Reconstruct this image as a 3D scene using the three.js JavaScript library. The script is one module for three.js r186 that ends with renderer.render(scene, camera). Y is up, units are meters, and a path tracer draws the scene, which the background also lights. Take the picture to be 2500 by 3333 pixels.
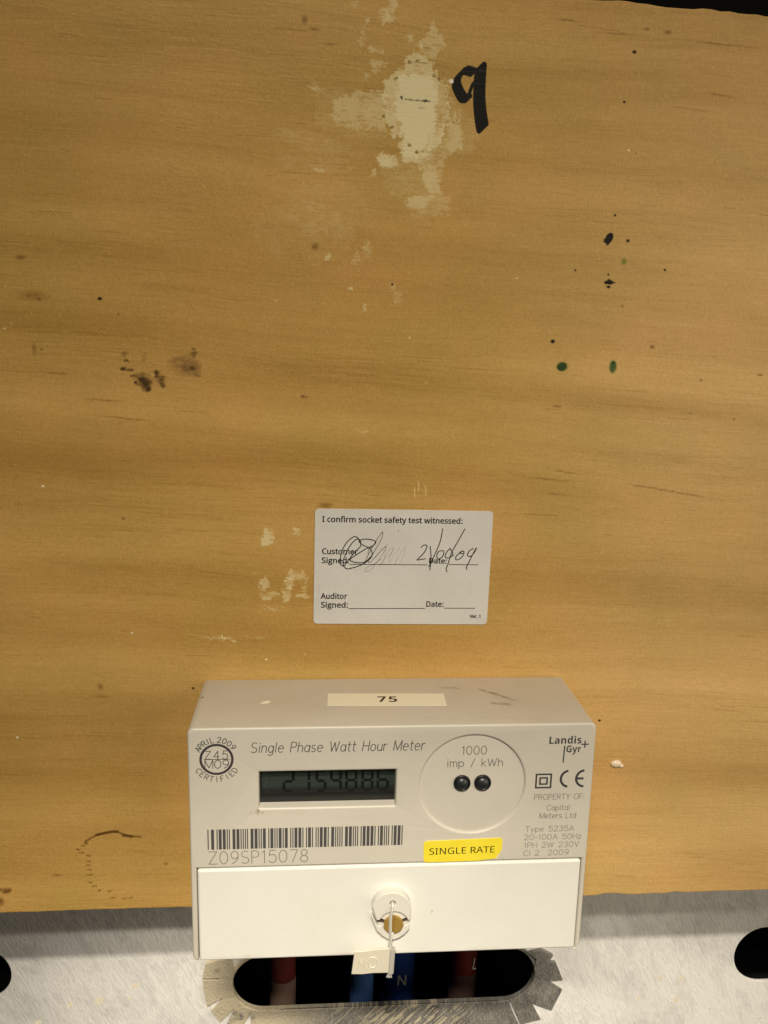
import * as THREE from 'three';
import { RoundedBoxGeometry } from 'three/addons/geometries/RoundedBoxGeometry.js';
import { TextGeometry } from 'three/addons/geometries/TextGeometry.js';
import { FontLoader } from 'three/addons/loaders/FontLoader.js';
import { mergeGeometries, mergeVertices, toCreasedNormals } from 'three/addons/utils/BufferGeometryUtils.js';

// ---------------------------------------------------------------- camera, lamps, exposure
// One unit of the modelling helpers is a millimetre; mm() turns it into metres.
// Origin: middle of the meter's top edge on the face of the board; x right, y up, z out of the board.
const MM = 0.001;
const scene = new THREE.Scene();
scene.background = new THREE.Color(0x050505);
const camera = new THREE.PerspectiveCamera(62.62, 768 / 1024, 0.01, 20);
camera.position.set(-25.48 * MM, 119.43 * MM, 283.57 * MM);
camera.rotation.set(-0.2027, -0.0819, 0.0229, 'YXZ');
scene.add(camera);

const renderer = new THREE.WebGLRenderer({ antialias: true });
renderer.setSize(768, 1024);
renderer.toneMapping = THREE.LinearToneMapping;
renderer.toneMappingExposure = 1.06;
renderer.shadowMap.enabled = true;

const WARM = new THREE.Color().setRGB(1, 0.9, 0.71);
function lamp(power, at, aim, angle, radius) {
  const s = new THREE.SpotLight(WARM, power, 0, angle, 1, 2);
  s.position.set(...at); s.target.position.set(...aim);
  s.castShadow = true; s.shadow.radius = radius;
  s.shadow.mapSize.set(2048, 2048); s.shadow.bias = -0.0002; s.shadow.camera.near = 0.05; s.shadow.camera.far = 6;
  scene.add(s, s.target);
}
// a strip of small ceiling lamps behind and above the photographer, their beams centred low on the meter
for (let i = -3; i <= 3; i++) lamp(3.45, [-0.12 + i * 0.1, 2.42, 2.2], [0.02 + i * 0.01, -0.265, 0], 0.152, 2.4);
// three unseen lamps added near the camera to brighten the lower meter and panel
for (let i = -1; i <= 1; i++) lamp(0.215, [-0.045 + i * 0.016, 0.225, 0.34], [0.001 + i * 0.016, -0.5, 0], 0.577, 0.4);
// the room's soft light from the right
const FILL = new THREE.RectAreaLight(new THREE.Color().setRGB(1, 0.87, 0.65), 1.5, 0.8, 0.6);
FILL.position.set(0.6, 0.09, 0.5); FILL.lookAt(0, -0.05, 0); scene.add(FILL);

// ---------------------------------------------------------------- helpers
function rng(seed) { let a = seed >>> 0; return () => { a = (a + 0x6D2B79F5) | 0; let t = Math.imul(a ^ (a >>> 15), 1 | a); t = (t + Math.imul(t ^ (t >>> 7), 61 | t)) ^ t; return ((t ^ (t >>> 14)) >>> 0) / 4294967296; }; }
const lattice = (() => { const r = rng(7), t = new Float32Array(65536); for (let i = 0; i < 65536; i++) t[i] = r(); return t; })();
function noise(x, y) {               // value noise, 0..1
  const xi = Math.floor(x), yi = Math.floor(y), fx = x - xi, fy = y - yi;
  const u = fx * fx * (3 - 2 * fx), v = fy * fy * (3 - 2 * fy);
  const a = (yi & 255) << 8, b = ((yi + 1) & 255) << 8, c = xi & 255, d = (xi + 1) & 255;
  const p = lattice[a | c] + (lattice[a | d] - lattice[a | c]) * u, q = lattice[b | c] + (lattice[b | d] - lattice[b | c]) * u;
  return p + (q - p) * v;
}
const fbm = (x, y, n) => { let s = 0, a = 0.5, t = 0; for (let i = 0; i < n; i++) { s += a * noise(x + i * 17.3, y + i * 9.1); t += a; a *= 0.5; x *= 2.03; y *= 2.03; } return s / t; };
const clamp = (v, a = 0, b = 1) => Math.min(b, Math.max(a, v));
const step = (a, b, v) => { const t = clamp((v - a) / (b - a)); return t * t * (3 - 2 * t); };
function canvas(w, h) { const c = document.createElement('canvas'); c.width = w; c.height = h; return c; }
function texture(c, srgb = true) { const t = new THREE.CanvasTexture(c); if (srgb) t.colorSpace = THREE.SRGBColorSpace; t.anisotropy = 8; return t; }
const mat = (o) => new THREE.MeshPhysicalMaterial(o);
const taken = new Map();
function numbered(name) { const n = taken.get(name) ?? 0; taken.set(name, n + 1); return n ? name + '_' + String(n).padStart(3, '0') : name; }
function ready(m) { m.castShadow = true; m.receiveShadow = true; return m; }
function thing(name, label, category, at = [0, 0, 0], group) {
  const o = new THREE.Group(); o.name = numbered(name); o.position.set(at[0] * MM, at[1] * MM, at[2] * MM);
  o.userData = { label, category }; if (group) o.userData.group = group; scene.add(o); return o;
}
function part(name, g, m, parent, label) {          // geometry in millimetres, in the scene's own axes
  g.scale(MM, MM, MM);
  const o = ready(new THREE.Mesh(g, m)); o.name = name;
  let p = parent, off = new THREE.Vector3(); while (p && p !== scene) { off.add(p.position); p = p.parent; }
  g.translate(-off.x, -off.y, -off.z);
  if (label) o.userData.label = label;
  parent.add(o); return o;
}
const moved = (g, x, y, z) => { g.translate(x, y, z); return g; };
const shapeOf = (pts) => new THREE.Shape(pts.map((p) => new THREE.Vector2(p[0], p[1])));
function slab(shape, z0, z1, bevel = 0, curve = 24, seg = 3) {   // an extrusion from z0 to z1 whose edges are rounded inwards
  const g = new THREE.ExtrudeGeometry(shape, { depth: z1 - z0 - 2 * bevel, bevelEnabled: bevel > 0, bevelThickness: bevel, bevelSize: bevel, bevelOffset: -bevel, bevelSegments: seg, curveSegments: curve });
  return moved(g, 0, 0, z0 + bevel);
}
function planar(g, x0, y0, w, h) {                    // uv from x and y
  const p = g.attributes.position, uv = new Float32Array(p.count * 2);
  for (let i = 0; i < p.count; i++) { uv[2 * i] = (p.getX(i) - x0) / w; uv[2 * i + 1] = (p.getY(i) - y0) / h; }
  g.setAttribute('uv', new THREE.BufferAttribute(uv, 2)); return g;
}
function roundRect(x0, y0, x1, y1, r, P = THREE.Shape) {
  const s = new P();
  s.moveTo(x0 + r, y0); s.lineTo(x1 - r, y0); s.absarc(x1 - r, y0 + r, r, -Math.PI / 2, 0); s.lineTo(x1, y1 - r); s.absarc(x1 - r, y1 - r, r, 0, Math.PI / 2);
  s.lineTo(x0 + r, y1); s.absarc(x0 + r, y1 - r, r, Math.PI / 2, Math.PI); s.lineTo(x0, y0 + r); s.absarc(x0 + r, y0 + r, r, Math.PI, Math.PI * 1.5); return s;
}
const joined = (list) => mergeGeometries(list.map((g) => { const n = g.index ? g.toNonIndexed() : g; for (const k of Object.keys(n.attributes)) if (!['position', 'normal', 'uv'].includes(k)) n.deleteAttribute(k); return n; }));
function smooth(pts, n, closed = false) { return new THREE.CatmullRomCurve3(pts.map((p) => new THREE.Vector3(p[0], p[1], p[2] ?? 0)), closed, 'centripetal').getPoints(n); }
const font = await new FontLoader().loadAsync('fonts/droid/droid_sans_bold.typeface.json');

// single-stroke lettering, as an engraver or an ink-jet marker writes it; capital height 1
const GLYPH = {
  '0': [.62, 'E .3 .5 .3 .5 0 360'], '1': [.3, 'M .03 .82 L .2 1 L .2 0'], '2': [.58, 'E .28 .72 .27 .28 165 -25 L 0 0 L .58 0'],
  '3': [.55, 'E .26 .75 .23 .25 150 -90 E .26 .26 .28 .26 90 -150'], '4': [.6, 'M .43 0 L .43 1 L 0 .3 L .6 .3'], '5': [.57, 'M .53 1 L .1 1 L .05 .55 E .27 .33 .3 .33 130 -150'],
  '6': [.56, 'E .28 .3 .27 .3 0 360 M .45 1 Q .02 .78 .01 .3'], '7': [.56, 'M 0 1 L .56 1 L .18 0'], '8': [.58, 'E .29 .76 .23 .24 0 360 E .29 .26 .28 .26 0 360'],
  '9': [.56, 'E .28 .7 .27 .3 0 360 M .55 .7 Q .56 .2 .1 0'],
  A: [.64, 'M 0 0 L .32 1 L .64 0 M .1 .33 L .54 .33'], C: [.64, 'E .37 .5 .36 .5 48 312'], D: [.64, 'M .25 0 L 0 0 L 0 1 L .25 1 E .25 .5 .38 .5 90 -90'],
  E: [.5, 'M .5 0 L 0 0 L 0 1 L .5 1 M 0 .52 L .42 .52'], F: [.48, 'M 0 0 L 0 1 L .48 1 M 0 .52 L .4 .52'], H: [.6, 'M 0 0 L 0 1 M .6 0 L .6 1 M 0 .52 L .6 .52'], I: [.1, 'M .05 0 L .05 1'],
  L: [.46, 'M 0 1 L 0 0 L .46 0'], M: [.74, 'M 0 0 L 0 1 L .37 .05 L .74 1 L .74 0'], O: [.76, 'E .38 .5 .38 .5 0 360'], P: [.55, 'M 0 0 L 0 1 L .28 1 E .28 .74 .26 .26 90 -90 L 0 .48'],
  R: [.58, 'M 0 0 L 0 1 L .28 1 E .28 .74 .26 .26 90 -90 L 0 .48 M .28 .48 L .58 0'], S: [.58, 'E .29 .75 .25 .25 40 270 E .29 .25 .28 .25 90 -140'], T: [.6, 'M .3 0 L .3 1 M 0 1 L .6 1'],
  V: [.62, 'M 0 1 L .31 0 L .62 1'], W: [.9, 'M 0 1 L .22 0 L .45 .9 L .68 0 L .9 1'], Y: [.6, 'M 0 1 L .3 .48 L .6 1 M .3 .48 L .3 0'], Z: [.6, 'M 0 1 L .6 1 L 0 0 L .6 0'],
  a: [.5, 'E .25 .33 .24 .33 0 360 M .5 .67 L .5 0'], d: [.5, 'E .25 .33 .24 .33 0 360 M .5 1 L .5 0'], e: [.5, 'M .02 .36 L .5 .36 E .26 .33 .25 .34 5 310'],
  g: [.5, 'E .25 .33 .24 .33 0 360 M .5 .67 L .5 -.1 E .26 -.1 .24 .2 0 -140'], h: [.44, 'M 0 0 L 0 1 M 0 .4 E .22 .42 .22 .25 180 0 L .44 0'], i: [.1, 'M .05 0 L .05 .67 M .05 .9 L .05 .98'],
  k: [.42, 'M 0 0 L 0 1 M .4 .67 L 0 .28 M .12 .4 L .42 0'], l: [.1, 'M .05 0 L .05 1'], m: [.68, 'M 0 0 L 0 .67 M 0 .42 E .17 .44 .17 .23 180 0 L .34 0 M .34 .42 E .51 .44 .17 .23 180 0 L .68 0'],
  n: [.44, 'M 0 0 L 0 .67 M 0 .4 E .22 .42 .22 .25 180 0 L .44 0'], o: [.5, 'E .25 .33 .25 .33 0 360'], p: [.5, 'E .26 .33 .25 .33 0 360 M 0 .67 L 0 -.3'], r: [.3, 'M 0 0 L 0 .67 M 0 .4 E .22 .4 .22 .27 180 65'],
  s: [.4, 'E .2 .5 .18 .17 40 270 E .2 .17 .2 .17 90 -140'], t: [.3, 'M .12 .95 L .12 .12 E .24 .12 .12 .12 180 270 L .3 0 M 0 .67 L .3 .67'], u: [.44, 'M 0 .67 L 0 .25 E .22 .25 .22 .25 180 360 M .44 .67 L .44 0'],
  y: [.46, 'M 0 .67 L .23 .03 M .46 .67 L .12 -.28'], z: [.42, 'M 0 .67 L .42 .67 L 0 0 L .42 0'], '/': [.4, 'M 0 -.1 L .4 1'], '-': [.3, 'M 0 .42 L .3 .42'], ':': [.1, 'M .05 .1 L .05 .18 M .05 .6 L .05 .68'], ' ': [.35, ''],
};
function glyph(c, path, map) {
  const t = path.split(' '); let open = false; c.beginPath();
  for (let i = 0; i < t.length;) {
    const n = (k) => +t[i + k];
    if (t[i] === 'M') { c.moveTo(...map(n(1), n(2))); open = true; i += 3; }
    else if (t[i] === 'L') { c.lineTo(...map(n(1), n(2))); i += 3; }
    else if (t[i] === 'Q') { c.quadraticCurveTo(...map(n(1), n(2)), ...map(n(3), n(4))); i += 5; }
    else if (t[i] === 'E') {
      const full = Math.abs(n(6) - n(5)) === 360; if (full) open = false;
      for (let k = 0; k <= 28; k++) { const a = (n(5) + (n(6) - n(5)) * k / 28) * Math.PI / 180, q = map(n(1) + n(3) * Math.cos(a), n(2) + n(4) * Math.sin(a)); k || open ? c.lineTo(...q) : c.moveTo(...q); }
      open = true; i += 7;
    } else i++;
  }
  c.stroke();
}
function strokeLine(c, text, x0, y0, x1, cap, slant = 0, gap = 0.2) {  // canvas pixels; baseline from (x0, y0), ends at x1
  let w = 0; for (const ch of text) w += GLYPH[ch][0] + gap; w -= gap;
  const sx = (x1 - x0) / w; let x = 0;
  for (const ch of text) { const gx = x; if (ch !== ' ') glyph(c, GLYPH[ch][1], (a, b) => [x0 + (gx + a) * sx + b * cap * slant, y0 - b * cap]); x += GLYPH[ch][0] + gap; }
}
function strokeArc(c, text, cx, cy, r, a0, a1, cap, inside) {           // letters along an arc, angles in degrees, measured clockwise from the top
  const n = text.length;
  for (let i = 0; i < n; i++) {
    if (text[i] === ' ') continue;
    const a = (a0 + (a1 - a0) * i / (n - 1)) * Math.PI / 180, g = GLYPH[text[i]], d = inside ? -1 : 1;
    const ux = Math.cos(a) * d, uy = Math.sin(a) * d, vx = Math.sin(a) * d, vy = -Math.cos(a) * d, k = cap * 1.05;
    const bx = cx + Math.sin(a) * r, by = cy - Math.cos(a) * r;
    glyph(c, g[1], (p, q) => [bx + ux * (p - g[0] / 2) * k + vx * q * cap, by + uy * (p - g[0] / 2) * k + vy * q * cap]);
  }
}

// ---------------------------------------------------------------- the dark space behind
{
  const g = joined([
    moved(new THREE.BoxGeometry(1400, 1200, 10), 0, 0, -165),
    moved(new THREE.BoxGeometry(1400, 10, 105), 0, -430, -112), moved(new THREE.BoxGeometry(1400, 10, 165), 0, 330, -82),
    moved(new THREE.BoxGeometry(10, 900, 165), -420, 0, -82), moved(new THREE.BoxGeometry(10, 900, 165), 420, 0, -82),
  ]);
  const w = part('wall', g, mat({ color: new THREE.Color().setRGB(0.003, 0.003, 0.0035), roughness: 1 }), scene);
  w.userData.kind = 'structure'; w.userData.label = 'black space of the cupboard behind the board and panel'; 
}

// ---------------------------------------------------------------- wooden board
const B = { x0: -185, y0: -96, s: 5.2, w: 2048, h: 1700 };   // texture window in mm
const bx = (x) => (x - B.x0) * B.s, by = (y) => B.h - (y - B.y0) * B.s;
function onBoard(c) { c.setTransform(B.s, 0, 0, -B.s, -B.x0 * B.s, B.h + B.y0 * B.s); }
function poly(c, pts) { c.beginPath(); pts.forEach((p, i) => (i ? c.lineTo(p[0], p[1]) : c.moveTo(p[0], p[1]))); c.closePath(); c.fill(); }
function ell(c, x, y, rx, ry, rot = 0) { c.beginPath(); c.ellipse(x, y, rx, ry, rot, 0, Math.PI * 2); c.fill(); }
function curve(c, pts, w) { c.lineWidth = w; c.beginPath(); const q = smooth(pts, pts.length * 8); q.forEach((p, i) => (i ? c.lineTo(p.x, p.y) : c.moveTo(p.x, p.y))); c.stroke(); }

function boardTextures() {
  // where white paint was wiped on: red = thick paint, green = thin film
  const pm = canvas(B.w, B.h), p = pm.getContext('2d');
  p.fillStyle = '#000'; p.fillRect(0, 0, B.w, B.h); onBoard(p); p.globalCompositeOperation = 'lighter';
  const thick = (a) => { p.fillStyle = 'rgb(' + Math.round(255 * a) + ',0,0)'; }, thin = (a) => { p.fillStyle = 'rgb(0,' + Math.round(255 * a) + ',0)'; };
  thick(0.72); poly(p, [[2.1, 205.8], [4.7, 206.6], [7.8, 205.6], [9.7, 203], [11.1, 201.6], [11.6, 199], [12, 193.6], [11.6, 187], [11, 182], [9.8, 178.6], [8.8, 175.6], [5.6, 174.2], [1.4, 173.8], [.2, 177.3], [-.6, 179.2], [1.2, 181.7], [-2, 182.6], [-3.2, 185], [-5.3, 187.9], [-4.6, 190.8], [-6, 195.6], [-5.6, 198], [-2.5, 200.6], [-1.5, 202], [.6, 202.6]]);
  thick(0.35); poly(p, [[-1, 200.4], [10.3, 200.6], [10.8, 188], [8.5, 181], [6, 176], [.4, 176.5], [1.6, 182], [-1, 189]]);
  thin(0.6); poly(p, [[11, 199], [15.2, 198.5], [15.6, 193.6], [15.3, 188.7], [13.8, 186.7], [13.2, 181.2], [9, 177], [10, 190]]);
  thin(0.36); poly(p, [[-21.1, 192.1], [-13.8, 194.8], [-4.5, 195.4], [-4.2, 183.5], [-9.5, 184], [-16.8, 184], [-21.5, 185.3]]);
  thin(0.22); poly(p, [[-27, 196], [-13.8, 195.4], [-4.5, 195.4], [-4.2, 181.5], [-14.5, 181], [-26.8, 184]]);
  thin(0.52); poly(p, [[9.3, 215.8], [13.4, 211.3], [14, 208.9], [10.5, 205], [6.8, 205.8], [5.1, 209], [7.6, 212]]);
  thin(0.4); poly(p, [[13, 185.7], [18.4, 190.8], [19.9, 179.5], [14.2, 175.8], [13.2, 165.7], [9.1, 166], [6.2, 173.5]]);
  thin(0.38); poly(p, [[3.2, 164.8], [16.7, 164.8], [16.9, 159.2], [3.4, 158.2]]);
  thin(0.26); poly(p, [[-7, 176], [10, 178], [14, 166], [6, 160], [-4, 166]]);
  thin(0.24); poly(p, [[14.8, 196], [26, 184], [22, 177], [15, 178]]);
  for (const [x, y, rx, ry, a] of [[-5.7, 216.5, 1.6, 2.6, .6], [-3.4, 218.4, 1.5, 3.4, .55], [-7.8, 207, 2.2, 1, .6], [-9, 203.1, 1.5, 1.1, .6], [-5.7, 203.4, 1.8, .9, .6], [-7.4, 201.3, 1, .6, .5], [2.5, 210.5, 1.1, .9, .6], [5, 208.9, 1.4, .5, .5], [-10.8, 199.2, 1.2, .6, .6], [-11.3, 214.8, .8, 1.2, .55],
    [-5, 175.1, 2.2, 2, .6], [-2.4, 174.7, 1.4, 2, .5], [-8.4, 170.7, .7, 1.2, .6], [-27, 195.7, 1.6, 2, .45], [-15.4, 212.8, .7, .9, .4], [-11.5, 212, .9, .8, .4], [-12.5, 209.4, 1.1, 1.2, .4], [-14.6, 219.3, 1.2, 1, .4], [-42.4, 51.9, 1.9, 3.3, .75], [-32.4, 54.2, .8, 1.5, .7],
    [-43.4, 35.4, 1.6, 2.6, .62], [-42, 30.9, 2.9, 1.5, .62], [-35.8, 31.6, 1.7, 3, .62], [-32.9, 38, 3, 1.9, .6], [-34.6, 35.6, 1.4, 2.4, .55], [-30.3, 30.9, 2.2, .8, .65], [-29.6, 34.4, 1, 3.4, .45], [-41.3, 26.5, 2.6, .45, .5], [-37.6, 26.3, 1.2, .4, .45], [-13, 145, 1.4, 2.6, .42], [-9.6, 147.4, 1.4, 2.6, .42], [-22.4, 145, .9, 1.4, .5], [-14.4, 134.8, .8, .8, .7], [-10.2, 129.6, 1, 1.5, .6], [.5, 132.8, 1.4, 2.4, .34], [-1.2, 136.5, .8, 1.6, .4], [-25, 171.6, 1.8, .9, .4], [-30, 167, 1.3, .8, .35], [-47, 39, 1.1, .7, .25], [-60, 15.4, 7, .34, .5], [-56, 15, 4, .5, .4], [-46, 16, 4, .3, .35], [-11.6, 89, 2, .35, .5], [-9, 88.6, .8, .5, .55]]) { thin(a); ell(p, x, y, rx, ry, -.1); }
  thin(0.2); ell(p, -25.6, 179.2, 15, 2.6, -.2); ell(p, -27, 172.8, 14, 2.4, -.05); thin(.13); ell(p, -30, 152, 16, 10, 0); ell(p, -23, 160, 13, 9);
  thin(0.14); p.lineCap = 'round'; p.strokeStyle = 'rgb(0,36,0)'; curve(p, [[30, 19.5], [52, 20.6], [68, 21], [88, 22], [105, 22]], 1.6);
  p.strokeStyle = 'rgb(0,20,0)'; curve(p, [[-96, 33], [-94, 20], [-93.5, 6], [-93, -4]], 1.2); curve(p, [[-76, 60], [-75, 40], [-73, 20], [-72, 5]], .5);
  const mask = p.getImageData(0, 0, B.w, B.h).data;

  const cv = canvas(B.w, B.h), c = cv.getContext('2d'), img = c.createImageData(B.w, B.h), d = img.data;
  const hv = canvas(B.w, B.h), hc = hv.getContext('2d'), him = hc.createImageData(B.w, B.h), hd = him.data;
  const rv = canvas(B.w, B.h), rc = rv.getContext('2d'), rim = rc.createImageData(B.w, B.h), rd = rim.data;
  for (let j = 0, i = 0; j < B.h; j++) for (let k = 0; k < B.w; k++, i += 4) {
    const x = B.x0 + k / B.s, y = B.y0 + (B.h - j) / B.s;
    const warp = fbm(x * 0.008 + 3, y * 0.012, 2) * 9 - 4.5 + (fbm(x * .05, y * .07 + 4, 2) - .5) * 1.6;
    const g = y + 0.045 * x + warp;                                          // grain coordinate across the fibres
    const bands = fbm(x * 0.006, g * 0.055, 3), mid = fbm(x * 0.012 + 40, g * 0.24, 3), fib = noise(x * 0.09 + 9, g * 2.3), fine = noise(x * 0.35, g * 6.5);
    const cloud = fbm(x * 0.035 + 60, y * 0.035, 3), rag = fbm(x * 0.5 + 11, y * 0.5, 3), grit = noise(x * 3.1, y * 3.1);
    const ray = noise(x * 5.5 + g * .8, g * 1.4);
    let dark = 0.42 * (bands - 0.5) + 0.12 * (mid - 0.5) + 0.055 * (fib - 0.5) + 0.06 * (fine - 0.5) + 0.13 * (ray - .5) + .12 * (grit - .5) - .17 * step(0, 130, x) * step(215, 120, y);  // last term paints the brighter light on the right into the wood
    const band = (yc, w, xa, xb, k) => k * Math.exp(-((y - yc) * (y - yc)) / (w * w)) * step(xa, xb, x);
    dark += band(124 - .06 * (x + 118), 6, 40, -90, .13) + band(79 - .03 * (x + 118), 6, 10, -60, .11) + band(101 - .09 * (x - 60), 5, 20, 90, .12) + band(60 - .05 * x, 7, -10, 60, .08) + band(38 - .1 * (x - 60), 7, 10, 80, .09) + band(206, 9, 60, -60, .05) + band(104, 12, 60, -20, .05) - band(55, 12, -20, -90, .08) - band(20, 10, -30, -90, .05);
    dark += 0.045 * step(0.56, 0.8, mid) * step(0.5, 0.8, fib);
    let R = 190 - dark * 92, G = 151 - dark * 92, Bl = 85 - dark * 84;
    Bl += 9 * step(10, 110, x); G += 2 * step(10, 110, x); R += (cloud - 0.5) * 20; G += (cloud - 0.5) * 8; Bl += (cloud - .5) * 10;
    let h = 0.5 + 0.10 * (fib - 0.5) + 0.06 * (fine - .5) + 0.10 * (grit - 0.5) + 0.10 * (rag - 0.5);
    const raised = step(0.56, 0.7, fbm(x * 0.03 + 21, y * 0.045 + 5, 2));     // rough, lifted fibres
    h += (.12 + .5 * raised) * 0.24 * (noise(x * 0.5 + y * .2, g * 2.1 + x * .1) - 0.5) + (.3 + .7 * raised) * .14 * (noise(x * 2.1 + 31, y * 2.6) - .5);
    h -= .14 * step(.62, .85, noise(x * .12 + 77, g * 1.25)) * step(.45, .65, mid);
    // paint, broken up by the fibres it caught on
    const tex = 0.36 * noise(x * .45, g * 2.6) + .34 * noise(x * 2.4, y * 2.9) + .3 * noise(x * .4 + 5, y * .4);
    const wx = (fbm(x * .5 + 50, y * .5, 3) - .5) * 2.6 + (noise(x * .9, y * 3.4) - .5) * 1.6, wy = (fbm(x * .5, y * .5 + 50, 3) - .5) * 2.6 + (noise(x * 3.2 + 9, y * 1.2) - .5) * 1.1;
    const mi = 4 * (clamp(Math.round(j - wy * B.s), 0, B.h - 1) * B.w + clamp(Math.round(k + wx * B.s), 0, B.w - 1)), T = mask[mi] / 255, F = mask[mi + 1] / 255;
    const edge = 0.42 * (rag - .5);
    const a1 = T > 0.02 ? step(.22, .8, T + edge + .55 * (tex - .5)) * (0.74 + .26 * step(.72, 1, T)) : 0;
    const a2 = F > 0.02 ? clamp(F * 1.15) * step(.28, .78, tex + .12 + (F - .4) * .4 + edge * .5) * .85 : 0;
    const a = clamp(a1 + a2 * (1 - a1), 0, .96);
    R += (229 - R) * a; G += (216 - G) * a; Bl += (174 - Bl) * a; h += a * 0.16 + a1 * .1;
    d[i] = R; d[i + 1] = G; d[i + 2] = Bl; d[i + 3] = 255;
    hd[i] = hd[i + 1] = hd[i + 2] = clamp(h) * 255; hd[i + 3] = 255;
    const rough = 0.50 + 0.12 * (cloud - .5) + .1 * (fib - .5) + .25 * a;
    rd[i] = rd[i + 1] = rd[i + 2] = clamp(rough) * 255; rd[i + 3] = 255;
  }
  c.putImageData(img, 0, 0); hc.putImageData(him, 0, 0); rc.putImageData(rim, 0, 0);

  onBoard(c); onBoard(hc); c.lineCap = c.lineJoin = 'round'; hc.lineCap = 'round';
  const r = rng(41);
  // short resin streaks along the grain
  for (let n = 0; n < 560; n++) {
    const x = -185 + r() * 390, y = -90 + r() * 315, cl = noise(x * .03 + 2, y * .06 + 8);
    if (cl < .46 && r() < .8) continue;
    const l = 2 + r() * r() * 13, sl = -.035 - .05 * step(20, 110, x) + (r() - .5) * .03;
    c.strokeStyle = 'rgba(112,76,30,' + (0.07 + .2 * r() * r()).toFixed(3) + ')';
    for (const fat of [.7, 1.3]) curve(c, [[x, y], [x + l * .35, y + l * .35 * sl + (r() - .5) * .3], [x + l * .7, y + l * .7 * sl + (r() - .5) * .3], [x + l, y + l * sl]], .14 + .3 * r() * r() * fat);
  }
  for (const q of [[[46.3, 218.7], [56.3, 217.9]], [[58.9, 215.4], [67, 215.6], [76.6, 215.1]], [[87.8, 214.3], [100, 213.9], [117.7, 213.1]], [[96.6, 199.5], [109.6, 198]], [[-100, 93], [-92, 92.2], [-80, 91]], [[-104, 98.2], [-88, 97.4]], [[-115, 106.4], [-105, 106]], [[-106, 119.5], [-92, 118.6]], [[53, 77], [66, 74.4]], [[42, 74], [66, 72]], [[52, 68], [62, 67.4]], [[80, 72], [98, 69.6], [118, 66]]]) {
    const [[xa, ya], [xb, yb]] = [q[0], q[q.length - 1]], n = Math.ceil((xb - xa) / 1.1);
    for (let k = 0; k < n; k++) { const u = (k + r() * .6) / n, e = Math.sin(Math.PI * u), x = xa + (xb - xa) * u, y = ya + (yb - ya) * u + (r() - .5) * .35; for (const [w, a] of [[.22, .3], [.6, .14]]) { c.strokeStyle = 'rgba(112,74,26,' + (a * (.3 + .7 * r()) * (.35 + .65 * e)).toFixed(3) + ')'; curve(c, [[x, y], [x + .8 + 1.4 * r(), y - .05 + (r() - .5) * .12]], w * (.5 + .8 * e)); } }
  }
  // lifted splinters and grit, raised in the bump, some drawn paler
  for (let n = 0; n < 1500; n++) {
    const x = -150 + r() * 320, y = -70 + r() * 290, zone = Math.exp(-((x + 70) * (x + 70) / 5200 + (y - 140) * (y - 140) / 1300)) + .6 * Math.exp(-((x - 30) * (x - 30) / 2600 + (y - 135) * (y - 135) / 900)); if (r() > .12 + zone) continue;
    const a = -.9 + (r() - .5) * .8, l = .3 + r() * .8; hc.strokeStyle = 'rgba(255,255,255,' + (.25 + .5 * r()).toFixed(2) + ')'; hc.lineWidth = .22 + .2 * r();
    hc.beginPath(); hc.moveTo(x, y); hc.lineTo(x + Math.cos(a) * l, y + Math.sin(a) * l); hc.stroke();
    if (r() < .6) { c.strokeStyle = 'rgba(232,200,136,' + (.2 + .5 * r() * r()).toFixed(2) + ')'; c.lineWidth = .18 + .22 * r(); c.beginPath(); c.moveTo(x, y); c.lineTo(x + Math.cos(a) * l, y + Math.sin(a) * l); c.stroke(); }
  }
  const soft = (x, y, rx, ry, col, a, n = 7, rot = 0) => { for (let k = n; k > 0; k--) { c.fillStyle = 'rgba(' + col + ',' + (a / n * 1.7).toFixed(3) + ')'; ell(c, x, y, rx * k / n, ry * k / n, rot); } };
  const ragged = (x, y, rx, ry, col, a, n = 9) => { const m = Math.min(rx, ry); for (let k = 0; k < n * 2; k++) { const t = r() * 6.28, q = .8 * Math.pow(r(), .7), z = Math.max(.12, m * (.16 + .3 * r())); c.fillStyle = 'rgba(' + col + ',' + a + ')'; ell(c, x + rx * q * Math.cos(t), y + ry * q * Math.sin(t), z * (1 + .8 * r()), z, 0); } };
  // marks on the paint patch, the figure 9 in black felt pen
  ragged(3.4, 193.2, 3.6, .3, '70,62,44', .35, 20); ragged(6, 193.0, 3.6, .26, '60,52,38', .4, 22); ragged(8.2, 193.1, 1.3, .5, '48,42,32', .45, 12); ragged(6.6, 190.9, 2.2, .3, '100,92,66', .3, 10); ragged(.4, 193.6, .6, .6, '70,60,40', .5, 6);
  for (const [x, y] of [[-1.7, 199.2], [10.5, 200.6], [12, 199.6], [-5, 188], [3.2, 180], [5.5, 177.8], [-2.5, 185], [5, 204.4], [2.6, 204]]) ragged(x, y, .7, .7, '128,104,58', .5, 5);
  c.strokeStyle = '#0d0b09';
  const pen = (pts, w) => { for (const o of [-.5, -.17, .17, .5]) curve(c, pts.map((q) => [q[0] + o * w * .62, q[1] + o * w * .62]), w * .5); };
  pen([[22.6, 202], [20.2, 202.4], [18.2, 200.6], [17.5, 198.6], [18.6, 196], [20, 194.3], [21.3, 194.3]], 2.5); c.strokeStyle = 'rgba(18,15,12,.86)'; pen([[21.3, 194.3], [22, 196.6], [22.9, 199]], 1.2);
  c.strokeStyle = '#0d0b09'; pen([[25, 203.3], [24.9, 198.9], [25, 194], [25.7, 189.1], [26.4, 186]], 3.4);
  c.fillStyle = '#f4ecdd'; ell(c, 15.9, 199.1, .75, .6, -.4);
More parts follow.
